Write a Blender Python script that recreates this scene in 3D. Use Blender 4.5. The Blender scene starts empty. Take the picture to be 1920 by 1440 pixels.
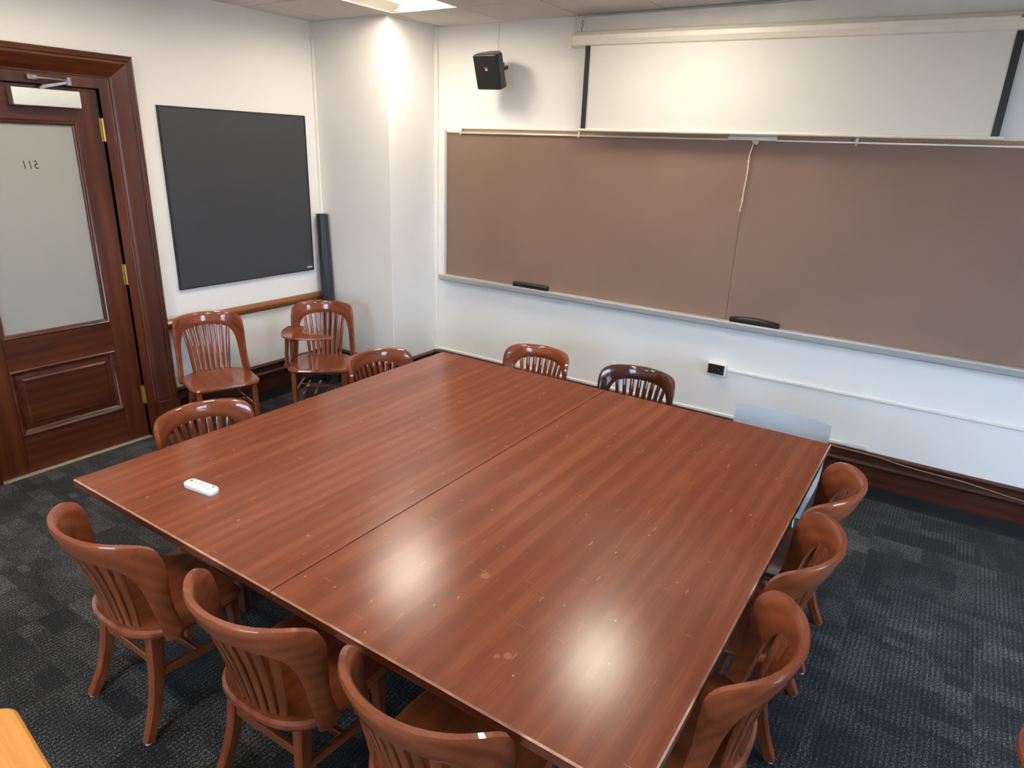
import bpy, bmesh, math, random
from mathutils import Vector, Matrix

random.seed(7)
S = bpy.context.scene
COL = S.collection
PI = math.pi

# ------------------------------------------------------------------ camera
F_PX = 1259.2
cam = bpy.data.cameras.new('camera')
cam.sensor_fit = 'HORIZONTAL'
cam.sensor_width = 36.0
cam.lens = 36.0 * F_PX / 1920.0
cam.clip_start = 0.02
co = bpy.data.objects.new('camera', cam)
COL.objects.link(co)
co.rotation_mode = 'XYZ'
co.rotation_euler = (1.2330694, -0.0363038, 0.5853808)
co.location = (4.5641, -4.5478, 2.0530)
S.camera = co

# ------------------------------------------------------------------ world, exposure
vs = S.view_settings
S.display_settings.display_device = 'sRGB'
vs.view_transform = 'Standard'
vs.look = 'None'
vs.gamma = 1.0
vs.use_curve_mapping = False
vs.exposure = 1.28
w = bpy.data.worlds.new('world')
S.world = w
w.use_nodes = True
wn = w.node_tree.nodes
wl = w.node_tree.links
wn.clear()
wo = wn.new('ShaderNodeOutputWorld')
wb = wn.new('ShaderNodeBackground')
wt = wn.new('ShaderNodeTexCoord')
wm = wn.new('ShaderNodeSeparateXYZ')
wr = wn.new('ShaderNodeValToRGB')
wr.color_ramp.elements[0].position = 0.46
wr.color_ramp.elements[0].color = (0.25, 0.26, 0.27, 1)
wr.color_ramp.elements[1].position = 0.54
wr.color_ramp.elements[1].color = (0.57, 0.75, 1.0, 1)
wa = wn.new('ShaderNodeMath')
wa.operation = 'MULTIPLY_ADD'
wa.inputs[1].default_value = 0.5
wa.inputs[2].default_value = 0.5
wl.new(wt.outputs['Generated'], wm.inputs[0])
wl.new(wm.outputs['Z'], wa.inputs[0])
wl.new(wa.outputs[0], wr.inputs[0])
wl.new(wr.outputs[0], wb.inputs[0])
wl.new(wb.outputs[0], wo.inputs[0])
wb.inputs[1].default_value = 7.0
LAMP = 15.0                      # radiance of the ceiling-light lenses
LAMP_COL = (1.0, 0.89, 0.74)

# room
RX, RY, H = 7.0, -7.0, 2.922
CX, CY = 0.795, 0.548            # column in the corner
WIN = [(-1.6, -3.0)]   # windows of the right wall (y from, to)
FWIN = [(2.7, 4.4)]                # window of the front wall (x from, to)
WZ0, WZ1 = 0.45, 2.6
DY0, DY1, DZ1 = -3.165, -2.235, 2.303   # door opening

# daylight portals in the window openings (sampling helpers of the sky, give no light of their own)
for (a, b) in WIN:
    L = bpy.data.lights.new('window_daylight', 'AREA')
    L.shape = 'RECTANGLE'
    L.size = abs(b - a)
    L.size_y = WZ1 - WZ0
    L.cycles.is_portal = True
    o = bpy.data.objects.new('window_daylight', L)
    COL.objects.link(o)
    o.location = (RX + 0.22, (a + b) / 2, (WZ0 + WZ1) / 2)
    o.rotation_euler = (PI / 2, 0, PI / 2)

for (a, b) in FWIN:
    L = bpy.data.lights.new('window_daylight', 'AREA')
    L.shape = 'RECTANGLE'
    L.size = abs(b - a)
    L.size_y = WZ1 - WZ0
    L.cycles.is_portal = True
    o = bpy.data.objects.new('window_daylight', L)
    COL.objects.link(o)
    o.location = ((a + b) / 2, RY - 0.22, (WZ0 + WZ1) / 2)
    o.rotation_euler = (PI / 2, 0, PI)

# ------------------------------------------------------------------ materials
def lin(c):
    return tuple((x / 12.92 if x <= 0.04045 else ((x + 0.055) / 1.055) ** 2.4) for x in [v / 255.0 for v in c]) + (1,)

def newmat(name):
    m = bpy.data.materials.new(name)
    m.use_nodes = True
    n, l = m.node_tree.nodes, m.node_tree.links
    return m, n, l, n['Principled BSDF']

def plain(name, rgb, rough=0.5, metal=0.0, noise=0.06, nscale=30.0, bump=0.0, bscale=200.0, coat=0.0, spec=0.5):
    """a flat colour with a little procedural mottling"""
    m, n, l, b = newmat(name)
    tc = n.new('ShaderNodeTexCoord')
    nz = n.new('ShaderNodeTexNoise')
    nz.inputs['Scale'].default_value = nscale
    nz.inputs['Detail'].default_value = 3
    l.new(tc.outputs['Object'], nz.inputs['Vector'])
    c = lin(rgb)
    r = n.new('ShaderNodeValToRGB')
    r.color_ramp.elements[0].position = 0.3
    r.color_ramp.elements[1].position = 0.7
    r.color_ramp.elements[0].color = tuple(x * (1 - noise) for x in c[:3]) + (1,)
    r.color_ramp.elements[1].color = tuple(min(1, x * (1 + noise)) for x in c[:3]) + (1,)
    l.new(nz.outputs['Fac'], r.inputs[0])
    l.new(r.outputs[0], b.inputs['Base Color'])
    b.inputs['Roughness'].default_value = rough
    b.inputs['Metallic'].default_value = metal
    b.inputs['Coat Weight'].default_value = coat
    b.inputs['Specular IOR Level'].default_value = spec
    if bump:
        n2 = n.new('ShaderNodeTexNoise')
        n2.inputs['Scale'].default_value = bscale
        bp = n.new('ShaderNodeBump')
        bp.inputs['Strength'].default_value = bump
        bp.inputs['Distance'].default_value = 0.002
        l.new(tc.outputs['Object'], n2.inputs['Vector'])
        l.new(n2.outputs['Fac'], bp.inputs['Height'])
        l.new(bp.outputs[0], b.inputs['Normal'])
    return m

def wood(name, axis, dark, mid, light, rough=0.25, coat=0.3, scale=1.0, ring=1.0, spec=0.5, wear=False, coat_rough=0.1, bands=0.0, spots=()):
    """stained oak with its grain running along the given object axis"""
    m, n, l, b = newmat(name)
    tc = n.new('ShaderNodeTexCoord')
    oi = n.new('ShaderNodeObjectInfo')
    va = n.new('ShaderNodeVectorMath')
    va.operation = 'ADD'
    vm = n.new('ShaderNodeVectorMath')
    vm.operation = 'SCALE'
    cb = n.new('ShaderNodeCombineXYZ')
    for i in range(3):
        l.new(oi.outputs['Random'], cb.inputs[i])
    l.new(cb.outputs[0], vm.inputs[0])
    vm.inputs['Scale'].default_value = 7.0
    l.new(tc.outputs['Object'], va.inputs[0])
    l.new(vm.outputs[0], va.inputs[1])
    def mapped(across, along):
        mp = n.new('ShaderNodeMapping')
        sc = [across * scale] * 3
        sc['xyz'.index(axis)] = along * scale
        mp.inputs['Scale'].default_value = sc
        l.new(va.outputs[0], mp.inputs['Vector'])
        return mp
    big = n.new('ShaderNodeTexNoise')
    big.inputs['Scale'].default_value = 1.0
    big.inputs['Detail'].default_value = 4
    big.inputs['Distortion'].default_value = 0.6
    l.new(mapped(9.0, 1.1).outputs[0], big.inputs['Vector'])
    fine = n.new('ShaderNodeTexNoise')
    fine.inputs['Scale'].default_value = 1.0
    fine.inputs['Detail'].default_value = 3
    l.new(mapped(260.0, 9.0).outputs[0], fine.inputs['Vector'])
    wv = n.new('ShaderNodeTexWave')
    wv.wave_type = 'RINGS'
    wv.rings_direction = 'XYZ'[(('xyz'.index(axis)))]
    wv.inputs['Scale'].default_value = 1.0
    wv.inputs['Distortion'].default_value = 5.0
    wv.inputs['Detail'].default_value = 3
    wv.inputs['Detail Scale'].default_value = 0.8
    l.new(mapped(7.0 * ring, 0.55 * ring).outputs[0], wv.inputs['Vector'])
    r = n.new('ShaderNodeValToRGB')
    e = r.color_ramp.elements
    e[0].position, e[0].color = 0.30, lin(dark)
    e[1].position, e[1].color = 0.72, lin(light)
    x = e.new(0.5)
    x.color = lin(mid)
    def mul(a, k, c=None):
        q = n.new('ShaderNodeMath')
        q.operation = 'MULTIPLY_ADD'
        l.new(a, q.inputs[0])
        q.inputs[1].default_value = k
        if c is None:
            q.inputs[2].default_value = 0
        elif isinstance(c, float):
            q.inputs[2].default_value = c
        else:
            l.new(c, q.inputs[2])
        return q.outputs[0]
    v = mul(big.outputs['Fac'], 0.52, 0.5 - 0.26 - 0.05 - 0.16)
    v = mul(wv.outputs['Fac'], 0.10, v)
    v = mul(fine.outputs['Fac'], 0.32, v)
    if bands:
        # veneer strips: each strip of the sheet a little lighter or darker
        vo = n.new('ShaderNodeTexVoronoi')
        vo.voronoi_dimensions = '1D'
        sx = n.new('ShaderNodeSeparateXYZ')
        l.new(va.outputs[0], sx.inputs[0])
        l.new(mul(sx.outputs['X' if axis == 'y' else 'Y'], bands), vo.inputs['W'])
        sp = n.new('ShaderNodeSeparateColor')
        l.new(vo.outputs['Color'], sp.inputs[0])
        v = mul(sp.outputs[0], 0.12, v)
        q = n.new('ShaderNodeMath')
        q.operation = 'SUBTRACT'
        l.new(v, q.inputs[0])
        q.inputs[1].default_value = 0.06
        v = q.outputs[0]
    for op, lim in (('MAXIMUM', 0.41 if bands else 0.33), ('MINIMUM', 0.71)):
        q = n.new('ShaderNodeMath')
        q.operation = op
        l.new(v, q.inputs[0])
        q.inputs[1].default_value = lim
        v = q.outputs[0]
    l.new(v, r.inputs[0])
    col = r.outputs[0]
    if wear:
        # pale nicks and scratches in the varnish
        marks = []
        for rot, sc, rad in ((0.5, (9, 5.5, 1), 0.026), (-0.75, (26, 1.7, 1), 0.028), (0.35, (1.3, 30, 1), 0.024)):
            vo = n.new('ShaderNodeTexVoronoi')
            vo.voronoi_dimensions = '2D'
            vo.inputs['Scale'].default_value = 1.0
            mp = n.new('ShaderNodeMapping')
            mp.inputs['Rotation'].default_value = (0, 0, rot)
            mp.inputs['Scale'].default_value = sc
            l.new(va.outputs[0], mp.inputs['Vector'])
            l.new(mp.outputs[0], vo.inputs['Vector'])
            lt = n.new('ShaderNodeMath')
            lt.operation = 'LESS_THAN'
            lt.inputs[1].default_value = rad
            l.new(vo.outputs['Distance'], lt.inputs[0])
            sp_ = n.new('ShaderNodeSeparateColor')
            l.new(vo.outputs['Color'], sp_.inputs[0])
            marks.append(mul(lt.outputs[0], 1.0))
            q = n.new('ShaderNodeMath')
            q.operation = 'MULTIPLY'
            q.use_clamp = True
            l.new(marks.pop(), q.inputs[0])
            l.new(mul(sp_.outputs[0], 2.4, -1.5), q.inputs[1])
            marks.append(q.outputs[0])
        # two dull spots left by something wet
        for sx_, sy_, r_ in spots:
            ds = n.new('ShaderNodeVectorMath')
            ds.operation = 'DISTANCE'
            wob = n.new('ShaderNodeVectorMath')
            wob.operation = 'MULTIPLY_ADD'
            nz = n.new('ShaderNodeTexNoise')
            nz.inputs['Scale'].default_value = 40
            l.new(tc.outputs['Object'], nz.inputs['Vector'])
            l.new(nz.outputs['Color'], wob.inputs[0])
            wob.inputs[1].default_value = (.02, .02, 0)
            l.new(tc.outputs['Object'], wob.inputs[2])
            l.new(wob.outputs[0], ds.inputs[0])
            ds.inputs[1].default_value = (sx_ + .01, sy_ + .01, .75)
            lt = n.new('ShaderNodeMath')
            lt.operation = 'LESS_THAN'
            lt.inputs[1].default_value = r_
            l.new(ds.outputs['Value'], lt.inputs[0])
            marks.append(mul(lt.outputs[0], 0.28))
        tot = marks[0]
        for o_ in marks[1:]:
            mx0 = n.new('ShaderNodeMath')
            mx0.operation = 'MAXIMUM'
            l.new(tot, mx0.inputs[0])
            l.new(o_, mx0.inputs[1])
            tot = mx0.outputs[0]
        mx = n.new('ShaderNodeMix')
        mx.data_type = 'RGBA'
        l.new(mul(tot, 0.7), mx.inputs['Factor'])
        l.new(col, mx.inputs['A'])
        mx.inputs['B'].default_value = lin((205, 165, 135))
        col = mx.outputs['Result']
    l.new(col, b.inputs['Base Color'])
    b.inputs['Roughness'].default_value = rough
    b.inputs['Coat Weight'].default_value = coat
    b.inputs['Coat Roughness'].default_value = coat_rough
    b.inputs['Specular IOR Level'].default_value = spec
    bp = n.new('ShaderNodeBump')
    bp.inputs['Strength'].default_value = 0.06
    bp.inputs['Distance'].default_value = 0.001
    l.new(fine.outputs['Fac'], bp.inputs['Height'])
    if not bands:          # the table veneer is lacquered flat
        l.new(bp.outputs[0], b.inputs['Normal'])
    return m

CH = dict(dark=(92, 42, 21), mid=(130, 65, 36), light=(154, 84, 49), rough=0.35, coat=1.0, coat_rough=0.05, spec=0.25)
M = {}
for ax in 'xyz':
    M['chair_' + ax] = wood('chair_wood_' + ax, ax, **CH)
    M['chair_dark_' + ax] = wood('chair_dark_' + ax, ax, **dict(CH, dark=(50, 24, 13), mid=(76, 38, 22), light=(98, 52, 31)))
    M['door_' + ax] = wood('door_wood_' + ax, ax, (44, 19, 9), (80, 36, 18), (108, 54, 28), rough=0.3, coat=0.35, coat_rough=0.2)
    M['base_' + ax] = wood('baseboard_wood_' + ax, ax, (40, 18, 10), (66, 32, 19), (92, 48, 28), rough=0.32, coat=0.3, coat_rough=0.2)
M['rail'] = wood('rail_oak', 'y', (98, 56, 24), (140, 86, 42), (168, 108, 58), rough=0.35, coat=0.3)
M['table'] = wood('table_veneer', 'y', (108, 54, 34), (127, 67, 43), (146, 81, 54), rough=0.22, coat=0.0, wear=True, bands=4.0, ring=1.3, scale=0.8)
M['table_spotted'] = wood('table_veneer_spotted', 'y', (108, 54, 34), (127, 67, 43), (146, 81, 54), rough=0.22, coat=0.0, coat_rough=0.28, wear=True, bands=4.0, ring=1.3, scale=0.8, spots=((-.125, -.708, .016), (.134, -.967, .012), (.11, -.985, .008)))
M['table_side'] = wood('table_edge_wood', 'x', (70, 30, 18), (96, 44, 27), (116, 58, 36), rough=0.4, coat=0.2)
M['table_worn'] = plain('worn_table_edge', (188, 140, 112), 0.45, noise=0.25, nscale=25)
M['table_under'] = wood('table_leg_wood', 'z', (52, 24, 14), (76, 36, 22), (92, 46, 28), rough=0.45, coat=0.1)
M['oak'] = wood('light_oak', 'x', (190, 122, 48), (212, 144, 66), (226, 160, 82), rough=0.35, coat=0.3)
M['wall'] = plain('wall_paint', (236, 234, 230), 0.6, noise=0.012, nscale=2.0, bump=0.08, bscale=90)
M['trim_white'] = plain('white_trim_paint', (232, 230, 224), 0.45, noise=0.02)
M['ceil'] = plain('ceiling_tile', (214, 208, 200), 0.9, noise=0.05, nscale=60, bump=0.3, bscale=220)
M['grid'] = plain('ceiling_grid', (150, 143, 134), 0.6)
M['alu'] = plain('satin_aluminium', (186, 187, 186), 0.42, metal=0.35, noise=0.03)
M['alu_lip'] = plain('bright_aluminium', (222, 220, 212), 0.35, metal=0.3, noise=0.02)
M['chalk'] = plain('brown_chalkboard', (134, 108, 93), 0.62, noise=0.07, nscale=1.7, bump=0.05, bscale=300)
M['cork'] = plain('tan_cork', (176, 140, 108), 0.9, noise=0.2, nscale=120)
M['slate'] = plain('blackboard_slate', (58, 60, 64), 0.5, noise=0.06, nscale=3.0)
M['black'] = plain('black_plastic', (26, 27, 29), 0.45, noise=0.1)
M['black_rubber'] = plain('black_rubber', (12, 12, 13), 0.8, noise=0.1)
M['roll'] = plain('black_film', (42, 44, 52), 0.35, noise=0.1)
M['felt'] = plain('black_felt', (20, 20, 20), 0.95, noise=0.3, nscale=400)
M['screen'] = plain('screen_fabric', (214, 212, 205), 0.85, noise=0.01, nscale=4)
M['metal_white'] = plain('white_enamel', (224, 219, 206), 0.35, noise=0.02)
M['board_white'] = plain('painted_board', (216, 214, 206), 0.5, noise=0.03, nscale=8)
M['brass'] = plain('brass', (214, 186, 104), 0.3, metal=0.8, noise=0.1)
M['steel'] = plain('steel', (150, 150, 148), 0.35, metal=0.9, noise=0.1)
M['dark_metal'] = plain('dark_steel', (60, 58, 60), 0.4, metal=0.7, noise=0.1)
M['cover'] = plain('closer_cover', (216, 217, 212), 0.3, noise=0.03, coat=0.3)
M['cover_side'] = plain('closer_side', (120, 116, 106), 0.4, noise=0.03)
M['white_plastic'] = plain('white_plastic', (240, 240, 238), 0.3, noise=0.01)
M['ivory'] = plain('ivory_plastic', (238, 232, 212), 0.4, noise=0.02)
M['cord'] = plain('cotton_cord', (222, 202, 176), 0.9, noise=0.15, nscale=200)
M['cable'] = plain('beige_cable', (140, 116, 82), 0.5, noise=0.1)
M['ink'] = plain('dark_paint', (52, 50, 46), 0.6)
M['red'] = plain('red_print', (196, 40, 56), 0.5)
M['grey_print'] = plain('grey_print', (196, 196, 196), 0.5)
M['green'] = plain('green_key', (120, 160, 132), 0.5)
M['key_grey'] = plain('grey_key', (176, 184, 186), 0.5)
M['key_red'] = plain('red_key', (206, 110, 84), 0.5)
M['shell'] = plain('grey_plastic_shell', (186, 192, 198), 0.22, noise=0.01, coat=0.3)
M['paleglide'] = plain('pale_glide', (200, 196, 190), 0.5)
M['threshold'] = plain('threshold_strip', (160, 146, 120), 0.5, noise=0.15)
M['glide_gap'] = plain('shadow_gap', (60, 55, 48), 0.9)

def mat_emit(name, col, k):
    m, n, l, b = newmat(name)
    b.inputs['Base Color'].default_value = (0.8, 0.8, 0.78, 1)
    b.inputs['Emission Color'].default_value = col + (1,)
    b.inputs['Emission Strength'].default_value = k
    return m
M['reflector'] = plain('lamp_reflector', (176, 170, 158), 0.5, noise=.02)
M['lens'] = mat_emit('lamp_lens', LAMP_COL, LAMP)

def mat_frost():
    m, n, l, b = newmat('frosted_glass')
    tc = n.new('ShaderNodeTexCoord')
    nz = n.new('ShaderNodeTexNoise')
    nz.inputs['Scale'].default_value = 160
    l.new(tc.outputs['Object'], nz.inputs['Vector'])
    bp = n.new('ShaderNodeBump')
    bp.inputs['Strength'].default_value = 0.15
    bp.inputs['Distance'].default_value = 0.001
    l.new(nz.outputs['Fac'], bp.inputs['Height'])
    l.new(bp.outputs[0], b.inputs['Normal'])
    b.inputs['Base Color'].default_value = lin((172, 172, 164))
    b.inputs['Roughness'].default_value = 0.5
    b.inputs['Transmission Weight'].default_value = 0.25
    b.inputs['IOR'].default_value = 1.3
    return m
M['frost'] = mat_frost()

def mat_glass():
    m, n, l, b = newmat('window_glass')
    b.inputs['Base Color'].default_value = (0.97, 0.99, 1, 1)
    b.inputs['Roughness'].default_value = 0.0
    b.inputs['Transmission Weight'].default_value = 1.0
    b.inputs['IOR'].default_value = 1.01
    return m
M['glass'] = mat_glass()

def mat_carpet():
    m, n, l, b = newmat('carpet_pile')
    tc = n.new('ShaderNodeTexCoord')
    oi = n.new('ShaderNodeObjectInfo')
    cb = n.new('ShaderNodeCombineXYZ')
    sc = n.new('ShaderNodeMath')
    sc.operation = 'MULTIPLY'
    sc.inputs[1].default_value = 41.7
    l.new(oi.outputs['Random'], sc.inputs[0])
    l.new(sc.outputs[0], cb.inputs[0])
    l.new(sc.outputs[0], cb.inputs[1])
    va = n.new('ShaderNodeVectorMath')
    l.new(tc.outputs['Object'], va.inputs[0])
    l.new(cb.outputs[0], va.inputs[1])
    # woven patches
    br = n.new('ShaderNodeTexBrick')
    br.inputs['Scale'].default_value = 1.0
    br.inputs['Mortar Size'].default_value = 0.0
    br.inputs['Brick Width'].default_value = 0.19
    br.inputs['Row Height'].default_value = 0.083
    br.offset = 0.37
    br.inputs['Color1'].default_value = (0, 0, 0, 1)
    br.inputs['Color2'].default_value = (1, 1, 1, 1)
    l.new(va.outputs[0], br.inputs['Vector'])
    big = n.new('ShaderNodeTexNoise')
    big.inputs['Scale'].default_value = 3.0
    l.new(va.outputs[0], big.inputs['Vector'])
    # ribs
    wv = n.new('ShaderNodeTexWave')
    wv.bands_direction = 'X'
    wv.inputs['Scale'].default_value = 16.0
    wv.inputs['Distortion'].default_value = 3.0
    wv.inputs['Detail'].default_value = 3
    wv.inputs['Detail Scale'].default_value = 5
    l.new(va.outputs[0], wv.inputs['Vector'])
    sp = n.new('ShaderNodeTexNoise')
    sp.inputs['Scale'].default_value = 160.0
    sp.inputs['Detail'].default_value = 2
    l.new(va.outputs[0], sp.inputs['Vector'])
    def ma(a, k, c):
        q = n.new('ShaderNodeMath')
        q.operation = 'MULTIPLY_ADD'
        l.new(a, q.inputs[0])
        q.inputs[1].default_value = k
        if isinstance(c, float):
            q.inputs[2].default_value = c
        else:
            l.new(c, q.inputs[2])
        return q.outputs[0]
    v = ma(br.outputs['Color'], 0.12, -0.355)
    v = ma(big.outputs['Fac'], 0.30, v)
    v = ma(wv.outputs['Fac'], 0.10, v)
    v = ma(sp.outputs['Fac'], 0.95, v)
    r = n.new('ShaderNodeValToRGB')
    e = r.color_ramp.elements
    e[0].position, e[0].color = 0.22, lin((12, 12, 13))
    e[1].position, e[1].color = 0.66, lin((122, 121, 116))
    x = e.new(0.42)
    x.color = lin((40, 40, 40))
    l.new(v, r.inputs[0])
    l.new(r.outputs[0], b.inputs['Base Color'])
    b.inputs['Roughness'].default_value = 0.95
    b.inputs['Specular IOR Level'].default_value = 0.15
    b.inputs['Sheen Weight'].default_value = 0.1
    bp = n.new('ShaderNodeBump')
    bp.inputs['Strength'].default_value = 0.6
    bp.inputs['Distance'].default_value = 0.004
    l.new(v, bp.inputs['Height'])
    l.new(bp.outputs[0], b.inputs['Normal'])
    return m
M['carpet'] = mat_carpet()

# ------------------------------------------------------------------ mesh helpers
class MB:
    """collects vertices and faces; build() links them as ONE mesh object"""
    def __init__(s):
        s.v, s.f, s.m = [], [], []
    def add(s, vs_, fs, mi=0):
        k = len(s.v)
        s.v += [tuple(p) for p in vs_]
        for f in fs:
            s.f.append(tuple(i + k for i in f))
            s.m.append(mi)
    def box(s, a, b, bev=0.0, mi=0, mat=None):
        x0, x1 = sorted((a[0], b[0])); y0, y1 = sorted((a[1], b[1])); z0, z1 = sorted((a[2], b[2]))
        if bev <= 0:
            P = [(x, y, z) for z in (z0, z1) for y in (y0, y1) for x in (x0, x1)]
            Fs = [(0, 2, 3, 1), (4, 5, 7, 6), (0, 1, 5, 4), (2, 6, 7, 3), (0, 4, 6, 2), (1, 3, 7, 5)]
        else:
            bm = bmesh.new()
            bmesh.ops.create_cube(bm, size=1.0)
            for q in bm.verts:
                q.co = Vector((x0 + (q.co.x + .5) * (x1 - x0), y0 + (q.co.y + .5) * (y1 - y0), z0 + (q.co.z + .5) * (z1 - z0)))
            bmesh.ops.bevel(bm, geom=bm.edges[:], offset=bev, segments=2, affect='EDGES', profile=0.5)
            bm.verts.ensure_lookup_table()
            P = [tuple(q.co) for q in bm.verts]
            Fs = [tuple(q.index for q in f.verts) for f in bm.faces]
            bm.free()
        if mat is not None:
            P = [tuple(mat @ Vector(p)) for p in P]
        s.add(P, Fs, mi)
    def rings(s, rs, closed=True, caps=True, mi=0):
        """loft through equal-length loops"""
        n = len(rs[0])
        V = [p for r in rs for p in r]
        Fs = []
        for i in range(len(rs) - 1):
            for j in range(n if closed else n - 1):
                a, b_ = i * n + j, i * n + (j + 1) % n
                Fs.append((a, b_, b_ + n, a + n))
        if caps and closed:
            Fs.append(tuple(range(n - 1, -1, -1)))
            Fs.append(tuple((len(rs) - 1) * n + j for j in range(n)))
        s.add(V, Fs, mi)
    def tube(s, pts, rad, n=8, mi=0, sq=1.0):
        pts = [Vector(p) for p in pts]
        rs = []
        up = None
        for i, p in enumerate(pts):
            t = (pts[min(i + 1, len(pts) - 1)] - pts[max(i - 1, 0)]).normalized()
            if up is None:
                up = Vector((0, 0, 1)) if abs(t.z) < 0.9 else Vector((0, 1, 0))
            a = t.cross(up).normalized()
            b_ = a.cross(t).normalized()
            up = b_
            r = rad[i] if isinstance(rad, (list, tuple)) else rad
            rs.append([p + a * math.cos(2 * PI * k / n) * r + b_ * math.sin(2 * PI * k / n) * r * sq for k in range(n)])
        s.rings(rs, mi=mi)
    def bar(s, pts, sizes, ax=(1, 0, 0), mi=0, rr=0.25):
        """rectangular bar with softened corners through points; sizes (w along ax, d across)"""
        pts = [Vector(p) for p in pts]
        ax = Vector(ax)
        rs = []
        for i, p in enumerate(pts):
            t = (pts[min(i + 1, len(pts) - 1)] - pts[max(i - 1, 0)]).normalized()
            a = (ax - t * ax.dot(t)).normalized()
            b_ = t.cross(a)
            w_, d_ = sizes[i] if isinstance(sizes[0], (list, tuple)) else sizes
            w_, d_ = w_ / 2, d_ / 2
            c = min(w_, d_) * rr * 1.3
            o = [(w_ - c, d_), (-w_ + c, d_), (-w_, d_ - c), (-w_, -d_ + c), (-w_ + c, -d_), (w_ - c, -d_), (w_, -d_ + c), (w_, d_ - c)]
            rs.append([p + a * u + b_ * v for u, v in o])
        s.rings(rs, mi=mi)
    def prism(s, poly, z0, z1, mi=0, axis='z'):
        n = len(poly)
        def P(u, v, z):
            return {'z': (u, v, z), 'x': (z, u, v), 'y': (u, z, v)}[axis]
        V = [P(u, v, z0) for u, v in poly] + [P(u, v, z1) for u, v in poly]
        Fs = [tuple(range(n - 1, -1, -1)), tuple(range(n, 2 * n))]
        Fs += [(i, (i + 1) % n, (i + 1) % n + n, i + n) for i in range(n)]
        s.add(V, Fs, mi)
    def mesh(s, name, mats, smooth=None):
        me = bpy.data.meshes.new(name)
        me.from_pydata(s.v, [], s.f)
        if not isinstance(mats, (list, tuple)):
            mats = [mats]
        for m in mats:
            me.materials.append(m)
        for p, mi in zip(me.polygons, s.m):
            p.material_index = mi
        bm = bmesh.new()
        bm.from_mesh(me)
        bmesh.ops.recalc_face_normals(bm, faces=bm.faces[:])
        bm.to_mesh(me)
        bm.free()
        if smooth is not None:
            for p in me.polygons:
                p.use_smooth = True
            me.set_sharp_from_angle(angle=math.radians(smooth))
        return me
    def build(s, name, mats, parent=None, smooth=None, loc=None):
        o = bpy.data.objects.new(name, s.mesh(name, mats, smooth))
        COL.objects.link(o)
        if parent is not None:
            o.parent = parent
        if loc is not None:
            o.location = loc
        return o

def tag(o, label, cat, group=None):
    o['label'] = label
    o['category'] = cat
    if group:
        o['group'] = group
    return o

def thing(name, label, cat, loc=(0, 0, 0), rz=0.0, group=None):
    o = bpy.data.objects.new(name, None)
    o.empty_display_size = 0.1
    COL.objects.link(o)
    o.location = loc
    o.rotation_euler = (0, 0, rz)
    return tag(o, label, cat, group)

def struct(o):
    o['kind'] = 'structure'
    return o

def dup(root, loc, rz, label, group=None, scale=None):
    def cp(o, parent):
        c = o.copy()
        COL.objects.link(c)
        c.parent = parent
        for ch in o.children:
            cp(ch, c)
        return c
    kids = list(root.children)
    r = root.copy()
    COL.objects.link(r)
    for ch in kids:
        cp(ch, r)
    r.location = loc
    r.rotation_euler = (0, 0, rz)
    r['label'] = label
    if group:
        r['group'] = group
    if scale:
        r.scale = scale
    return r

def sub(o):
    return list(o.children)

def catmull(P, n):
    out = []
    m = len(P)
    for k in range(n):
        t = k / (n - 1) * (m - 1)
        i = min(int(t), m - 2)
        f = t - i
        p0, p1, p2, p3 = P[max(i - 1, 0)], P[i], P[i + 1], P[min(i + 2, m - 1)]
        out.append(tuple(0.5 * ((2 * b) + (-a + c) * f + (2 * a - 5 * b + 4 * c - d) * f * f + (-a + 3 * b - 3 * c + d) * f ** 3)
                         for a, b, c, d in zip(p0, p1, p2, p3)))
    return out

# ------------------------------------------------------------------ room shell
b = MB(); b.box((-0.4, RY - 0.2, -0.1), (RX + 0.2, 0.2, -0.006))
floor = struct(b.build('floor', M['carpet']))
TS = 0.5
tm = MB(); tm.box((-TS / 2 + .0008, -TS / 2 + .0008, -0.006), (TS / 2 - .0008, TS / 2 - .0008, 0.0))
tmesh = tm.mesh('carpet_tile', M['carpet'])
for i in range(14):
    for j in range(14):
        x, y = TS * (i + .5), -TS * (j + .5)
        if x < CX + 0.02 and y > -CY - 0.02 and x < 0.5:
            continue
        o = bpy.data.objects.new('carpet_tile', tmesh)
        COL.objects.link(o)
        o.parent = floor
        o.location = (x, y, 0)
        o.rotation_euler = (0, 0, random.choice([0, 0, 0, 2, 2, 1]) * PI / 2)

# ceiling: slab, tiles, bars
b = MB(); b.box((-0.2, RY - 0.2, H + 0.12), (RX + 0.2, 0.2, H + 0.2))
ceiling = struct(b.build('ceiling', M['ceil']))
GX, GY, G = 0.86, -0.555, 0.61
LIGHTS = [(0, 0), (3, 0), (0, 3), (3, 3), (0, 6), (3, 6)]
full = MB(); full.box((0.004, -G + 0.004, 0.0), (G - 0.004, -0.004, 0.016))
fullm = full.mesh('ceiling_tile', M['ceil'])
for i in range(-2, 11):
    for j in range(-1, 11):
        x0, x1 = GX + i * G, GX + (i + 1) * G
        y1, y0 = GY - j * G, GY - (j + 1) * G
        if (i, j) in LIGHTS:
            continue
        cx0, cx1, cy0, cy1 = max(x0, 0.0), min(x1, RX), max(y0, RY), min(y1, 0.0)
        if cx1 - cx0 < 0.05 or cy1 - cy0 < 0.05:
            continue
        if abs(cx1 - cx0 - G) < 1e-6 and abs(cy1 - cy0 - G) < 1e-6:
            me = fullm
        else:
            q = MB(); q.box((cx0 - x0 + 0.004, cy0 - y1 + 0.004, 0), (cx1 - x0 - 0.004, cy1 - y1 - 0.004, 0.016))
            me = q.mesh('ceiling_tile', M['ceil'])
        o = bpy.data.objects.new('ceiling_tile', me)
        COL.objects.link(o)
        o.parent = ceiling
        o.location = (x0, y1, H)
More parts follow.
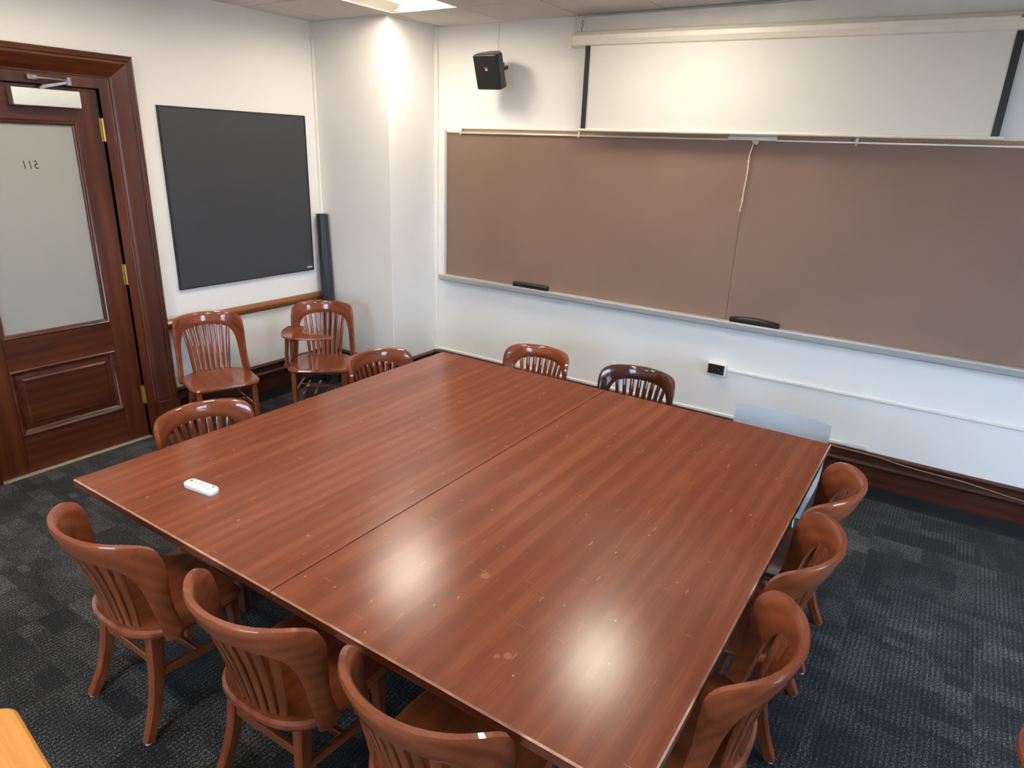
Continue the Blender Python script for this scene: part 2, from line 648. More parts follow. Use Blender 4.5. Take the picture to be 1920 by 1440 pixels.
for i in range(-1, 11):
    x = GX + i * G
    if 0 < x < RX:
        q = MB(); q.box((x - 0.006, RY, H + 0.006), (x + 0.006, 0, H + 0.03)); q.build('grid_bar', M['grid'], ceiling)
for j in range(0, 11):
    y = GY - j * G
    if RY < y < 0:
        q = MB(); q.box((0, y - 0.006, H + 0.0062), (RX, y + 0.006, H + 0.029)); q.build('grid_bar', M['grid'], ceiling)

# walls
b = MB(); b.box((-0.2, 0, -0.1), (RX + 0.2, 0.2, H + 0.2))
struct(b.build('wall_back', M['wall']))
b = MB()
b.box((-0.2, RY - 0.2, -0.1), (0, DY0, H + 0.2))
b.box((-0.2, DY1, -0.1), (0, 0, H + 0.2))
b.box((-0.2, DY0, DZ1), (0, DY1, H + 0.2))
struct(b.build('wall_left', M['wall']))
b = MB()
xs = [0] + [v for p in FWIN for v in p] + [RX + 0.2]
for k in range(0, len(xs), 2):
    b.box((xs[k], RY - 0.2, -0.1), (xs[k + 1], RY, H + 0.2))
for a, c in FWIN:
    b.box((a, RY - 0.2, -0.1), (c, RY, WZ0))
    b.box((a, RY - 0.2, WZ1), (c, RY, H + 0.2))
struct(b.build('wall_front', M['wall']))
b = MB()
ys = [0] + [v for p in WIN for v in p] + [RY]
for k in range(0, len(ys), 2):
    b.box((RX, ys[k], -0.1), (RX + 0.2, ys[k + 1], H + 0.2))
for a, c in WIN:
    b.box((RX, a, -0.1), (RX + 0.2, c, WZ0))
    b.box((RX, a, WZ1), (RX + 0.2, c, H + 0.2))
struct(b.build('wall_right', M['wall']))
b = MB(); b.box((0, -CY, -0.02), (CX, 0, H + 0.11), bev=0.004)
struct(b.build('wall_column', M['wall']))
# hallway behind the frosted door
b = MB()
b.box((-1.7, -4.6, -0.1), (-1.6, -0.9, 2.7)); b.box((-1.6, -4.6, -0.1), (-0.2, -4.5, 2.7)); b.box((-1.6, -1.0, -0.1), (-0.2, -0.9, 2.7))
b.box((-1.6, -4.5, 2.6), (-0.2, -1.0, 2.7)); b.box((-1.6, -4.5, -0.1), (-0.4, -1.0, -0.006))
struct(b.build('wall_hallway', M['wall']))
L = bpy.data.lights.new('pane_fill_light', 'POINT'); L.energy = 28; L.color = (1, 0.93, 0.82); L.shadow_soft_size = 0.2  # unseen fill light, added behind the door to brighten the frosted pane
o = bpy.data.objects.new('pane_fill_light', L); COL.objects.link(o); o.location = (-0.95, -2.9, 2.35)

# windows
for k, (a, c) in enumerate(WIN):
    b = MB()
    for (p, q) in (((RX + .06, a, WZ0), (RX + .14, a - .06, WZ1)), ((RX + .06, c, WZ0), (RX + .14, c + .06, WZ1)),
                   ((RX + .06, a - .06, WZ0), (RX + .14, c + .06, WZ0 + .06)), ((RX + .06, a - .06, WZ1 - .06), (RX + .14, c + .06, WZ1)),
                   ((RX + .07, a - .06, 1.72), (RX + .13, c + .06, 1.77))):
        b.box(p, q)
    wobj = struct(b.build('window_%d' % (k + 1), M['trim_white']))
    for z0, z1 in ((WZ0 + .06, 1.72), (1.77, WZ1 - .06)):
        q = MB(); q.box((RX + .098, a - .06, z0), (RX + .104, c + .06, z1)); q.build('pane', M['glass'], wobj)
    q = MB(); q.box((RX - .05, a + .05, WZ0 - .03), (RX + .06, c - .05, WZ0)); q.build('window_sill', M['trim_white'], wobj)

for a, c in FWIN:
    b = MB()
    y0, y1 = RY - .14, RY - .06
    for (p, q) in (((a, y0, WZ0), (a + .06, y1, WZ1)), ((c - .06, y0, WZ0), (c, y1, WZ1)), ((a + .06, y0, WZ0), (c - .06, y1, WZ0 + .06)),
                   ((a + .06, y0, WZ1 - .06), (c - .06, y1, WZ1)), ((a + .06, y0 + .01, 1.72), (c - .06, y1 - .01, 1.77))):
        b.box(p, q)
    wobj = struct(b.build('window_%d' % (len(WIN) + 1 + FWIN.index((a, c))), M['trim_white']))
    for z0, z1 in ((WZ0 + .06, 1.72), (1.77, WZ1 - .06)):
        q = MB(); q.box((a + .06, RY - .104, z0), (c - .06, RY - .098, z1)); q.build('pane', M['glass'], wobj)
    q = MB(); q.box((a - .05, RY - .06, WZ0 - .03), (c + .05, RY + .05, WZ0)); q.build('window_sill', M['trim_white'], wobj)

# baseboards: a profile swept along the walls, its black cove base a part
def base_profile():
    return [(0, 0.08), (0.020, 0.08), (0.020, 0.205), (0.027, 0.212), (0.032, 0.225), (0.027, 0.238), (0.020, 0.243),
            (0.018, 0.275), (0.026, 0.285), (0.030, 0.297), (0.022, 0.304), (0.0, 0.308)]
def cove_profile():
    return [(0, 0), (0.030, 0), (0.025, 0.008), (0.023, 0.03), (0.0225, 0.082), (0.018, 0.086), (0, 0.086)]
def sweep(mb, prof, a, c, nrm):
    """profile (out, z) between floor points a and c, out along nrm"""
    rs = []
    for p in (a, c):
        rs.append([(p[0] + nrm[0] * u, p[1] + nrm[1] * u, z) for u, z in prof])
    mb.rings(rs)
def baseboard(name, a, c, nrm, mat):
    m1 = MB(); sweep(m1, base_profile(), a, c, nrm)
    o = struct(m1.build(name, mat, smooth=35))
    m2 = MB(); sweep(m2, cove_profile(), a, c, nrm); m2.build('cove_base', M['black_rubber'], o, smooth=35)
baseboard('baseboard_back', (CX, 0), (RX, 0), (0, -1), M['base_x'])
baseboard('baseboard_left', (0, -2.03), (0, -CY), (1, 0), M['base_y'])
baseboard('baseboard_left_far', (0, RY), (0, -3.37), (1, 0), M['base_y'])
baseboard('baseboard_right', (RX, 0), (RX, RY), (-1, 0), M['base_y'])
baseboard('baseboard_column', (0, -CY), (CX + 0.02, -CY), (0, -1), M['base_x'])
baseboard('baseboard_column_side', (CX, -CY - 0.02), (CX, 0), (1, 0), M['base_y'])

# chair rail (trim_1), small round raceway trims in the corners
m1 = MB()
sweep(m1, [(0, 0.748), (0.012, 0.748), (0.016, 0.758), (0.030, 0.764), (0.036, 0.776), (0.036, 0.792), (0.028, 0.800), (0.022, 0.812), (0.010, 0.818), (0, 0.818)], (0, -2.036), (0, -CY), (1, 0))
struct(m1.build('trim_1', M['rail'], smooth=40))
m1 = MB(); m1.box((CX, -0.018, 0.31), (CX + 0.035, 0, H)); struct(m1.build('trim_2', M['trim_white']))
m1 = MB(); m1.box((0, -CY - 0.022, 0.31), (0.016, -CY, H)); struct(m1.build('trim_3', M['trim_white']))
m1 = MB(); m1.box((1.392, -0.009, 2.70), (1.404, 0, H)); struct(m1.build('trim_4', M['trim_white']))

# ------------------------------------------------------------------ door
XF = -0.022      # room face of the slab
door = bpy.data.objects.new('door_1', None); COL.objects.link(door); struct(door); door.location = (XF, (DY0 + DY1) / 2, 0)
def dpart(mb, name, mats, parent=None, smooth=None):
    o = mb.build(name, mats, None, smooth)
    if parent is None:
        o.parent = door
        o.matrix_parent_inverse = Matrix.Translation(-Vector(door.location))
    else:
        o.parent = parent
        o.matrix_parent_inverse = parent.matrix_parent_inverse.copy() if False else Matrix.Identity(4)
    return o
SL0, SL1 = DY0 + 0.005, DY1 - 0.003
GL0, GL1 = -3.005, -2.382
for nm, a, c, m in (('stile', (SL0, .012), (GL0, 2.297), 'door_z'), ('stile', (GL1, .012), (SL1, 2.297), 'door_z'),
                    ('bottom_rail', (GL0, .012), (GL1, .252), 'door_y'), ('lock_rail', (GL0, .675), (GL1, .868), 'door_y'),
                    ('top_rail', (GL0, 2.108), (GL1, 2.297), 'door_y')):
    q = MB(); q.box((XF - .045, a[0] + .0008, a[1]), (XF, c[0] - .0008, c[1]), bev=0.0015); dpart(q, nm, M[m])
def frame_mould(y0, y1, z0, z1, w_, prof, mat, name):
    """mitred moulding around a rectangular opening; prof = (inset, x)"""
    q = MB()
    cor = [(y0, z0, 1, 1), (y1, z0, -1, 1), (y1, z1, -1, -1), (y0, z1, 1, -1)]
    rs = []
    for (y, z, sy, sz) in cor + cor[:1]:
        rs.append([(x, y + sy * u, z + sz * u) for u, x in prof])
    q.rings(rs, closed=True, caps=False)
    return q
q = frame_mould(GL0, GL1, .868, 2.108, 0, [(0, XF - .03), (0, XF + .004), (.006, XF + .009), (.013, XF + .006), (.017, XF - .002), (.024, XF - .006), (.026, XF - .03)], None, '')
dpart(q, 'glazing_bead', M['door_z'], smooth=40)
q = frame_mould(GL0, GL1, .252, .675, 0, [(0, XF - .03), (0, XF + .006), (.008, XF + .012), (.016, XF + .008), (.022, XF - .004), (.034, XF - .012), (.036, XF - .03)], None, '')
dpart(q, 'panel_moulding', M['door_y'], smooth=40)
q = MB()
y0, y1, z0, z1 = GL0 + .03, GL1 - .03, .282, .645
rs = []
for ins, x in ((0, XF - .034), (0, XF - .02), (.035, XF - .014), (.045, XF - .006), (.05, XF - .006)):
    rs.append([(x, y0 + ins, z0 + ins), (x, y1 - ins, z0 + ins), (x, y1 - ins, z1 - ins), (x, y0 + ins, z1 - ins)])
q.rings(rs)
dpart(q, 'raised_panel', M['door_y'], smooth=20)
q = MB(); q.box((XF - .026, GL0 + .018, .886), (XF - .019, GL1 - .018, 2.09)); gl = dpart(q, 'frosted_pane', M['frost'])
gl['label'] = 'frosted glass pane with the room number seen from behind'
# room number painted on the far side of the pane, so it reads mirrored from here
fc = bpy.data.curves.new('room_number', 'FONT'); fc.body = '511'; fc.size = 0.066; fc.shear = 0.12; fc.extrude = 0.0004; fc.space_character = 1.15
fo = bpy.data.objects.new('tmp', fc); COL.objects.link(fo)
bpy.context.view_layer.update()
dg = bpy.context.evaluated_depsgraph_get()
fm = bpy.data.meshes.new_from_object(fo.evaluated_get(dg)); fm.name = 'room_number'
bpy.data.objects.remove(fo)
for v in fm.vertices:      # text x -> room -y..+y mirrored, text y -> z
    x, y, z = v.co
    v.co = (XF - .0182 + z, -2.622 - x * 0.80, 1.838 + y)
fm.materials.clear(); fm.materials.append(M['ink'])
num = bpy.data.objects.new('room_number', fm); COL.objects.link(num); num.parent = door
num.matrix_parent_inverse = Matrix.Translation(-Vector(door.location))
num['label'] = 'dark room number 511 reading mirrored on the glass'
# hinge(s)
for z in (2.0, 1.1, 0.25):
    q = MB(); q.tube([(XF + .012, SL1 + .003, z), (XF + .012, SL1 + .003, z + .135)], .0085, 10)
    q.box((XF - .001, SL1 - .012, z), (XF + .002, SL1 + .003, z + .135))
    h = dpart(q, 'hinge', M['brass'], smooth=40)
# knob on the latch side
q = MB(); q.tube([(XF, -3.09, 1.0), (XF + .035, -3.09, 1.0), (XF + .04, -3.09, 1.0), (XF + .055, -3.09, 1.0), (XF + .068, -3.09, 1.0), (XF + .072, -3.09, 1.0)], [.011, .011, .022, .029, .022, .008], 16)
q.box((XF - .001, -3.115, .92), (XF + .004, -3.065, 1.08))
dpart(q, 'door_knob', M['brass'], smooth=40)
# jamb and casing
q = MB()
q.box((-.2, DY1, -.01), (.004, DY1 + .06, DZ1)); q.box((-.2, DY0 - .06, -.01), (.004, DY0, DZ1)); q.box((-.2, DY0 - .06, DZ1), (.004, DY1 + .06, DZ1 + .06))
q.box((-.12, DY1 - .012, 0), (XF - .048, DY1, DZ1)); q.box((-.12, DY0, 0), (XF - .048, DY0 + .012, DZ1)); q.box((-.12, DY0 + .012, DZ1 - .012), (XF - .048, DY1 - .012, DZ1))
dpart(q, 'door_jamb', M['door_z'])
CP = [(0, 0), (0, .058), (.006, .066), (.018, .072), (.030, .071), (.036, .064), (.048, .064), (.054, .060), (.075, .046), (.100, .030), (.122, .019), (.128, .012), (.134, .011), (.136, .004), (.136, 0)]
OY0, OY1, OZ = DY0 - .196, DY1 + .199, 2.499
PB = .262
def casing(which):
    q = MB(); rs = []
    if which == 'right':
        rs = [[(x, OY1 - u, PB) for u, x in CP], [(x, OY1 - u, OZ - u) for u, x in CP]]
    elif which == 'left':
        rs = [[(x, OY0 + u, PB) for u, x in CP], [(x, OY0 + u, OZ - u) for u, x in CP]]
    else:
        rs = [[(x, OY0 + u, OZ - u) for u, x in CP], [(x, OY1 - u, OZ - u) for u, x in CP]]
    q.rings(rs)
    return q
dpart(casing('right'), 'side_casing', M['door_z'], smooth=30)
dpart(casing('left'), 'side_casing', M['door_z'], smooth=30)
dpart(casing('head'), 'head_casing', M['door_y'], smooth=30)
for y0, y1 in ((OY1 - .14, OY1 + .003), (OY0 - .003, OY0 + .14)):
    q = MB(); q.box((0, y0, 0), (.076, y1, PB - .004), bev=.003); dpart(q, 'plinth_block', M['door_z'])
q = MB(); q.box((-.2, DY0, -.006), (.012, DY1, .004)); dpart(q, 'threshold', M['threshold'])
# door closer on the top rail
cl = thing('door_closer', 'pale metal door closer box on the top rail of the brown door', 'door closer', (XF, -2.545, 2.18))
q = MB(); q.box((.0005, -.180, .002), (.056, .174, .093), bev=.003); q.build('body', M['cover_side'], cl)
q = MB(); q.box((.056, -.180, .002), (.068, .176, .094), bev=.005); q.build('cover', M['cover'], cl, smooth=40)
q = MB(); q.bar([(.03, -.02, .0935), (.034, .0, .110), (.050, .06, .124), (.062, .125, .142)], [(.03, .03), (.03, .024), (.028, .020), (.026, .016)], ax=(1, 0, 0)); q.build('arm', M['steel'], cl)
q = MB(); q.tube([(.066, .125, .124), (.066, .125, .166)], .016, 12); q.bar([(.062, .125, .150), (.062, .02, .152), (.05, -.06, .152)], (.02, .008)); q.build('forearm', M['steel'], cl, smooth=40)
q = MB(); q.box((.0345, -.085, .14), (.058, -.035, .166), bev=.002); q.build('arm_bracket', M['steel'], cl)

# ------------------------------------------------------------------ wall-hung things
# square blackboard
bb = thing('blackboard', 'square charcoal blackboard hanging on the left wall beside the door', 'blackboard', (0, -1.286, 1.014))
q = MB(); q.box((.0005, -.598, .006), (.016, .598, 1.215)); q.build('writing_surface', M['slate'], bb)
for a, c in (((0, -.604, 0), (.020, .604, .008)), ((0, -.604, 1.213), (.020, .604, 1.221)), ((0, -.604, .008), (.020, -.596, 1.213)), ((0, .596, .008), (.020, .604, 1.213))):
    q = MB(); q.box((a[0] + .0005, a[1], a[2]), c); q.build('frame_strip', M['black'], bb)
q = MB(); q.box((.0162, .535, .022), (.0175, .59, .036)); q.build('name_plate', M['grey_print'], bb)

# roll of black film standing in the corner
rl = thing('black_roll', 'loosely rolled black sheet standing in the corner behind the chairs', 'roll', (0.098, -0.612, 0))
def spiral(r0, turns, th, n=60):
    out, inn = [], []
    for k in range(n + 1):
        a = k / n * turns * 2 * PI + 1.2
        r = r0 * (1 - 0.22 * k / n)
        out.append((r * math.cos(a), r * math.sin(a)))
        inn.append(((r - th) * math.cos(a), (r - th) * math.sin(a)))
    return out + inn[::-1]
q = MB()
s0, s1 = spiral(.062, 1.7, .0035), spiral(.050, 1.7, .0035)
q.rings([[(x, y, 0.0) for x, y in s0], [(x - .01, y + .004, .75) for x, y in s0[:0]] or [(x * .93 - .01, y * .93 + .006, .75) for x, y in s0], [(x - .034, y + .010, 1.475) for x, y in s1]])
q.build('outer_sheet', M['roll'], rl, smooth=40)
q = MB(); q.tube([(0, 0, 0.002), (-.03, .009, 1.44)], [.030, .028], 16); q.build('inner_sheet', M['black'], rl, smooth=40)

# chalkboard
X0, XM, X1 = 0.905, 3.344, 5.783
Z0, Z1 = 1.003, 2.159
cb = thing('chalkboard', 'long brown two-panel chalkboard on the back wall', 'chalkboard', (XM, 0, Z0))
for xa, xb in ((X0 + .022, XM - .0012), (XM + .0012, X1 - .022)):
    q = MB(); q.box((xa - XM, -.012, 0.0), (xb - XM, -.0005, Z1 - Z0 - .002)); q.build('board_panel', M['chalk'], cb)
for xa, xb in ((X0, X0 + .022), (X1 - .022, X1)):
    q = MB(); q.box((xa - XM, -.02, 0.0), (xb - XM, -.0005, Z1 - Z0 + .012)); q.build('side_frame', M['alu'], cb)
zt = Z1 - Z0
for xa, xb in ((X0 + .022, 1.078), (3.20, 3.50)):
    q = MB(); q.box((xa - XM, -.022, zt - .006), (xb - XM, -.0005, zt + .014)); q.build('header_plate', M['alu_lip'], cb)
for xa, xb in ((1.078, 3.20), (3.50, X1 - .022)):
    q = MB(); q.box((xa - XM, -.016, zt + .001), (xb - XM, -.0005, zt + .024)); q.build('cork_strip', M['cork'], cb)
    q = MB(); q.box((xa - XM, -.030, zt - .010), (xb - XM, -.0005, zt + .001), bev=.002); q.build('lower_lip', M['alu_lip'], cb)
    q = MB(); q.box((xa - XM, -.024, zt + .024), (xb - XM, -.0005, zt + .030)); q.build('upper_lip', M['alu_lip'], cb)
for x in (1.085, 2.14, 3.948):
    q = MB(); q.bar([(x - XM, -.028, zt + .032), (x - XM, -.036, zt + .02), (x - XM, -.038, zt - .008), (x - XM, -.046, zt - .02), (x - XM, -.05, zt - .012)], (.014, .004)); q.build('map_hook', M['alu_lip'], cb)
for xa, xb in ((X0 - .012, XM - .0008), (XM + .0008, X1 + .012)):
    q = MB()
    prof = [(0, .005), (.070, .001), (.074, .008), (.081, .008), (.084, 0), (.080, -.030), (.068, -.042), (.0, -.036)]
    q.rings([[(x - XM, -.0005 - u, z) for u, z in prof] for x in (xa, xb)])
    q.build('chalk_tray', M['alu'], cb, smooth=25)
    q = MB(); q.box((xa - XM, -.0835, .0085), (xb - XM, -.074, .0105)); q.box((xa - XM, -.0735, .0012), (xb - XM, -.012, .004)); q.build('tray_lip', M['alu_lip'], cb)
q = MB(); q.box((X1 - .0 - XM, -.06, -.03), (X1 + .014 - XM, -.0005, .0)); q.build('tray_end', M['alu'], cb)

def eraser(x0, x1, dz, label, hump):
    t = thing('chalk_eraser', label, 'eraser', ((x0 + x1) / 2, -.047, Z0 + .005), 0, 'erasers on the chalk tray')
    h = (x1 - x0) / 2
    q = MB(); q.box((-h, -.022, .0), (h, .022, .018), bev=.002); q.build('felt_pad', M['felt'], t)
    q = MB()
    rs = []
    for k in range(9):
        u = -h + 2 * h * k / 8
        z = .018 + dz * (1 - hump * (2 * k / 8 - 1) ** 2)
        rs.append([(u, -.023, .018), (u, -.024, .018 + (z - .018) * .6), (u, -.014, z), (u, .014, z), (u, .024, .018 + (z - .018) * .6), (u, .023, .018)])
    q.rings(rs); q.build('back', M['black'], t, smooth=35)
    return t
eraser(1.645, 1.955, .022, 'black chalk eraser on the tray, nearer the white column', .15)
eraser(3.385, 3.70, .026, 'long black chalk eraser on the tray beside the middle seam of the board', .45)

# cord hanging from the top of the board
pts = catmull([(3.372, -.034, 2.150), (3.362, -.045, 2.10), (3.356, -.047, 2.05), (3.358, -.047, 1.98), (3.356, -.047, 1.91), (3.352, -.046, 1.85), (3.352, -.046, 1.80), (3.350, -.045, 1.765), (3.346, -.045, 1.74), (3.348, -.045, 1.722)], 40)
q = MB(); q.tube(pts, [.0042 + (.0022 if k in (10, 26, 27, 32) else 0) + (.0012 if k > 36 else 0) for k in range(40)], 8)
cd = thing('pull_cord', 'knotted cream cord hanging from the screen in front of the chalkboard', 'cord', (3.372, -.034, 1.72))
o = q.build('string', M['cord'], None, smooth=60); o.parent = cd; o.matrix_parent_inverse = Matrix.Translation(-Vector(cd.location))
q = MB(); q.tube([(3.362, -.04, 2.148), (3.378, -.046, 2.139), (3.392, -.044, 2.132), (3.396, -.042, 2.142), (3.38, -.04, 2.15)], [.006, .008, .007, .006, .005], 8)
o = q.build('knot', M['cord'], None, smooth=60); o.parent = cd; o.matrix_parent_inverse = Matrix.Translation(-Vector(cd.location))

# projection screen
sc = thing('projection_screen', 'white pull-down projection screen hanging above the chalkboard', 'projection screen', (3.40, 0, 2.18))
def sp(mb, name, mat, smooth=None):
    # the case hangs slightly lower at its right end
    mb.v = [(x, y, z - .032 * (x - 2.1) / 2.6 * max(0, min(1, (z - 2.25) / .4)) * max(0, min(1, (2.92 - z) / .1))) for x, y, z in mb.v]
    o = mb.build(name, mat, None, smooth); o.parent = sc; o.matrix_parent_inverse = Matrix.Translation(-Vector(sc.location)); return o
q = MB(); q.box((2.05, -.045, 2.745), (4.86, -.0005, 2.905), bev=.002); sp(q, 'mounting_board', M['board_white'])
for x, z in ((2.31, 2.772), (4.36, 2.786), (4.42, 2.783), (4.50, 2.792)):
    q = MB(); q.tube([(x, -.0445, z), (x, -.047, z)], .006, 8); sp(q, 'screw_hole', M['glide_gap'])
prof = [(-.050, 2.800), (-.085, 2.812), (-.120, 2.802), (-.150, 2.778), (-.154, 2.752), (-.140, 2.722), (-.122, 2.712), (-.060, 2.716), (-.047, 2.74)]
q = MB(); q.rings([[(x, y, z) for y, z in prof] for x in (2.105, 4.80)]); sp(q, 'case', M['metal_white'], 20)
for x in (2.088, 4.80):
    q = MB(); q.rings([[(xx, -.1 + (y + .1) * 1.06, 2.757 + (z - 2.757) * 1.06) for y, z in prof] for xx in (x, x + .017)]); sp(q, 'end_cap', M['metal_white'], 20)
q = MB(); q.box((2.105, -.060, 2.815), (2.150, -.0455, 2.895), bev=.002); sp(q, 'hanger_plate', M['metal_white'])
q = MB(); q.tube([(2.132, -.064, 2.885), (2.126, -.068, 2.865), (2.137, -.069, 2.85), (2.128, -.071, 2.835), (2.132, -.076, 2.815)], .0035, 8); sp(q, 'hanger', M['steel'])
q = MB(); q.box((4.58, -.1555, 2.770), (4.76, -.150, 2.782)); sp(q, 'slot', M['cover_side'])
# fabric (slightly bowed sheet with real thickness), black borders, bottom bar
FX0, FX1, FZ0, FZ1 = 2.205, 4.612, 2.197, 2.716
def fab(x0, x1, off, th):
    q = MB(); nx, nz = 24, 8
    V, Fs = [], []
    for side in (0, 1):
        for i in range(nx + 1):
            for k in range(nz + 1):
                x = x0 + (x1 - x0) * i / nx; t = k / nz
                y = -.128 + off - side * th + 0.004 * math.sin(i * .9 + k * .6) * math.sin(PI * t)
                V.append((x, y, FZ0 + (FZ1 - FZ0) * t))
    n = (nx + 1) * (nz + 1)
    for i in range(nx):
        for k in range(nz):
            a = i * (nz + 1) + k
            Fs.append((a, a + nz + 1, a + nz + 2, a + 1)); Fs.append((n + a, n + a + 1, n + a + nz + 2, n + a + nz + 1))
    for i in range(nx):
        for k in (0, nz):
            a = i * (nz + 1) + k; c = a + nz + 1; Fs.append((a, c, c + n, a + n))
    for k in range(nz):
        for i in (0, nx):
            a = i * (nz + 1) + k; Fs.append((a, a + 1, a + 1 + n, a + n))
    q.add(V, Fs); return q
sp(fab(FX0, FX1, 0, .002), 'fabric', M['screen'], 40)
for x0, x1 in ((FX0 - .003, FX0 + .033), (FX1 - .033, FX1 + .003)):
    q = MB(); q.box((x0, -.1355, FZ0), (x1, -.1335, FZ1)); sp(q, 'black_border', M['black'])
q = MB(); q.tube([(2.182, -.130, 2.190), (4.640, -.130, 2.190)], .0105, 12); sp(q, 'bottom_bar', M['metal_white'], 40)

# loudspeaker on a wall bracket
spk = bpy.data.objects.new('loudspeaker', None); COL.objects.link(spk)
spk.location = (1.472, -.165, 2.585)
tag(spk, 'small black loudspeaker bracketed high on the back wall', 'loudspeaker')
spk.rotation_mode = 'XYZ'
RM = Matrix.Rotation(math.radians(-2), 4, 'Z') @ Matrix.Rotation(math.radians(19), 4, 'X') @ Matrix.Rotation(math.radians(1.5), 4, 'Y')
spk.rotation_euler = RM.to_euler('XYZ')
W2, HH, D2 = .106, .118, .085
q = MB()
def rrect(w_, h_, r, y, n=4):
    P = []
    for cx_, cz_, a0 in ((w_ - r, h_ - r, 0), (-w_ + r, h_ - r, 90), (-w_ + r, -h_ + r, 180), (w_ - r, -h_ + r, 270)):
        for k in range(n + 1):
            a = math.radians(a0 + 90 * k / n); P.append((cx_ + r * math.cos(a), y, cz_ + r * math.sin(a)))
    return P
q.rings([rrect(W2, HH, .012, -D2 + .02), rrect(W2, HH, .012, -.01), rrect(.052, HH * .98, .012, .05)])
q.build('cabinet', plain('speaker_shell', (58, 59, 58), .33, noise=.05), spk, smooth=30)
q = MB(); q.rings([rrect(W2 - .002, HH - .002, .011, -D2 + .020), rrect(W2 - .002, HH - .002, .011, -D2 + .004), rrect(W2 - .007, HH - .007, .008, -D2)]); q.build('grille', M['black'], spk, smooth=30)
q = MB(); q.box((-.014, -D2 - .002, .030), (.020, -D2, .0365), mi=0); q.build('red_badge', M['red'], spk)['label'] = 'thin red badge'
q = MB(); q.box((-.006, -D2 - .002, .014), (.013, -D2, .026)); q.build('grey_badge', M['grey_print'], spk)['label'] = 'small light grey badge'
q = MB(); q.box((-.004, -D2 - .0015, .078), (.006, -D2, .090)); q.build('tweeter_mark', M['dark_metal'], spk)
br = MB(); br.box((-.03, .0, -.06), (.03, .006, .06))
q = MB(); q.box((-.012, .05, -.02), (.012, .13, .02)); q.box((.066, -.005, -.012), (.080, .07, .012)); q.box((.0, .06, -.012), (.080, .075, .012)); q.build('swivel_bracket', M['black'], spk)

# electrical: outlet with its raceway, lower raceway, cable on the baseboard
ot = thing('wall_outlet', 'black duplex outlet in a pale surface box on the back wall', 'outlet', (3.338, 0, .657))
q = MB(); q.box((-.066, -.042, -.042), (.066, -.0005, .042), bev=.004); q.build('surface_box', M['ivory'], ot)
q = MB(); q.box((-.056, -.046, -.034), (.056, -.042, .034), bev=.0015); q.build('cover_plate', M['black'], ot)
for x in (-.022, .022):
    q = MB(); q.rings([rrect(.016, .017, .008, -.0475), rrect(.016, .017, .008, -.0455)]); f = q.build('receptacle', M['black_rubber'], ot)
    f.location = (x, 0, 0)
    q = MB(); q.box((-.008, -.0478, .003), (-.006, -.0474, .010)); q.box((.004, -.0478, .003), (.006, -.0474, .010)); q.tube([(0, -.0478, -.006), (0, -.0474, -.006)], .0025, 8); q.build('slot', M['grey_print'], f)
rprof = [(0, -.010), (.010, -.010), (.014, -.006), (.014, .006), (.010, .010), (0, .010)]
def raceway(x0, x1, z, label):
    q = MB(); q.rings([[(x, -.0005 - u, z + v) for u, v in rprof] for x in (x0, x1)])
    return tag(q.build('cable_raceway', M['trim_white'], None, smooth=40), label, 'cable raceway')
raceway(3.405, RX - .04, .657, 'white cable raceway running right from the black outlet')
q = raceway(CX + .04, 4.345, .326, 'white cable raceway lying just above the baseboard behind the table')
q = MB(); q.box((4.22, -.020, .334), (4.35, -.0145, .344)); e = q.build('end_piece', M['trim_white'], bpy.data.objects['cable_raceway.001'] if 'cable_raceway.001' in bpy.data.objects else None)
pts = catmull([(3.9, -.034, .3075), (4.16, -.036, .306), (4.30, -.036, .303), (4.42, -.037, .300), (4.52, -.040, .290), (4.62, -.040, .283), (4.75, -.042, .279), (4.86, -.040, .277), (4.95, -.036, .268), (5.05, -.036, .258), (5.2, -.036, .246), (5.5, -.036, .247)], 60)
q = MB(); q.tube(pts, .004, 8)
tag(q.build('cable', M['cable'], None, smooth=60), 'thin beige cable drooping along the baseboard right of the table', 'cable')

# ------------------------------------------------------------------ ceiling lights (2 x 2 recessed troffers)
def make_light(label, loc):
    t = thing('ceiling_light', label, 'ceiling light', loc, 0, 'recessed square ceiling lights')
    a = G / 2 - .004
    q = MB()
    for p, c in (((-a, -a, 0), (a, -a + .014, .012)), ((-a, a - .014, 0), (a, a, .012)), ((-a, -a + .014, 0), (-a + .014, a - .014, .012)), ((a - .014, -a + .014, 0), (a, a - .014, .012))):
        q.box(p, c)
    q.build('frame', M['metal_white'], t)
    i = a - .014
    for s in (-1, 1):
        q = MB(); rs = []
        for k in range(7):
            u = k / 6
            x = s * (i - .135 * u); z = .004 + .050 * math.sin(u * PI / 2)
            rs.append([(x, -i, z), (x, i, z), (x, i, z + .004), (x, -i, z + .004)])
        q.rings(rs); q.build('reflector', M['reflector'], t, smooth=40)
    for s in (-1, 1):
        q = MB(); q.box((-i, s * i, .002), (i, s * (i + .004), .10)); q.build('end_plate', M['metal_white'], t)
    q = MB(); q.box((-i + .137, -i + .002, .040), (i - .137, i - .002, .050)); q.build('lens', M['lens'], t)
    q = MB(); q.box((-i - .004, -i - .004, .10), (i + .004, i + .004, .106)); q.build('housing', M['metal_white'], t)
    return t
pos = [(GX + (i + .5) * G, GY - (j + .5) * G, H) for i, j in LIGHTS]
names = ['square recessed ceiling light glowing just in front of the white column',
         'square recessed ceiling light before the chalkboard middle, reflected in the right half of the tabletop',
         'square recessed ceiling light between the door and the near left table corner',
         'square recessed ceiling light over the near edge of the table',
         'square recessed ceiling light at the front wall, door side',
         'square recessed ceiling light at the middle of the front wall']
lt = make_light(names[0], pos[0])
for p, nme in zip(pos[1:], names[1:]):
    dup(lt, p, 0, nme)

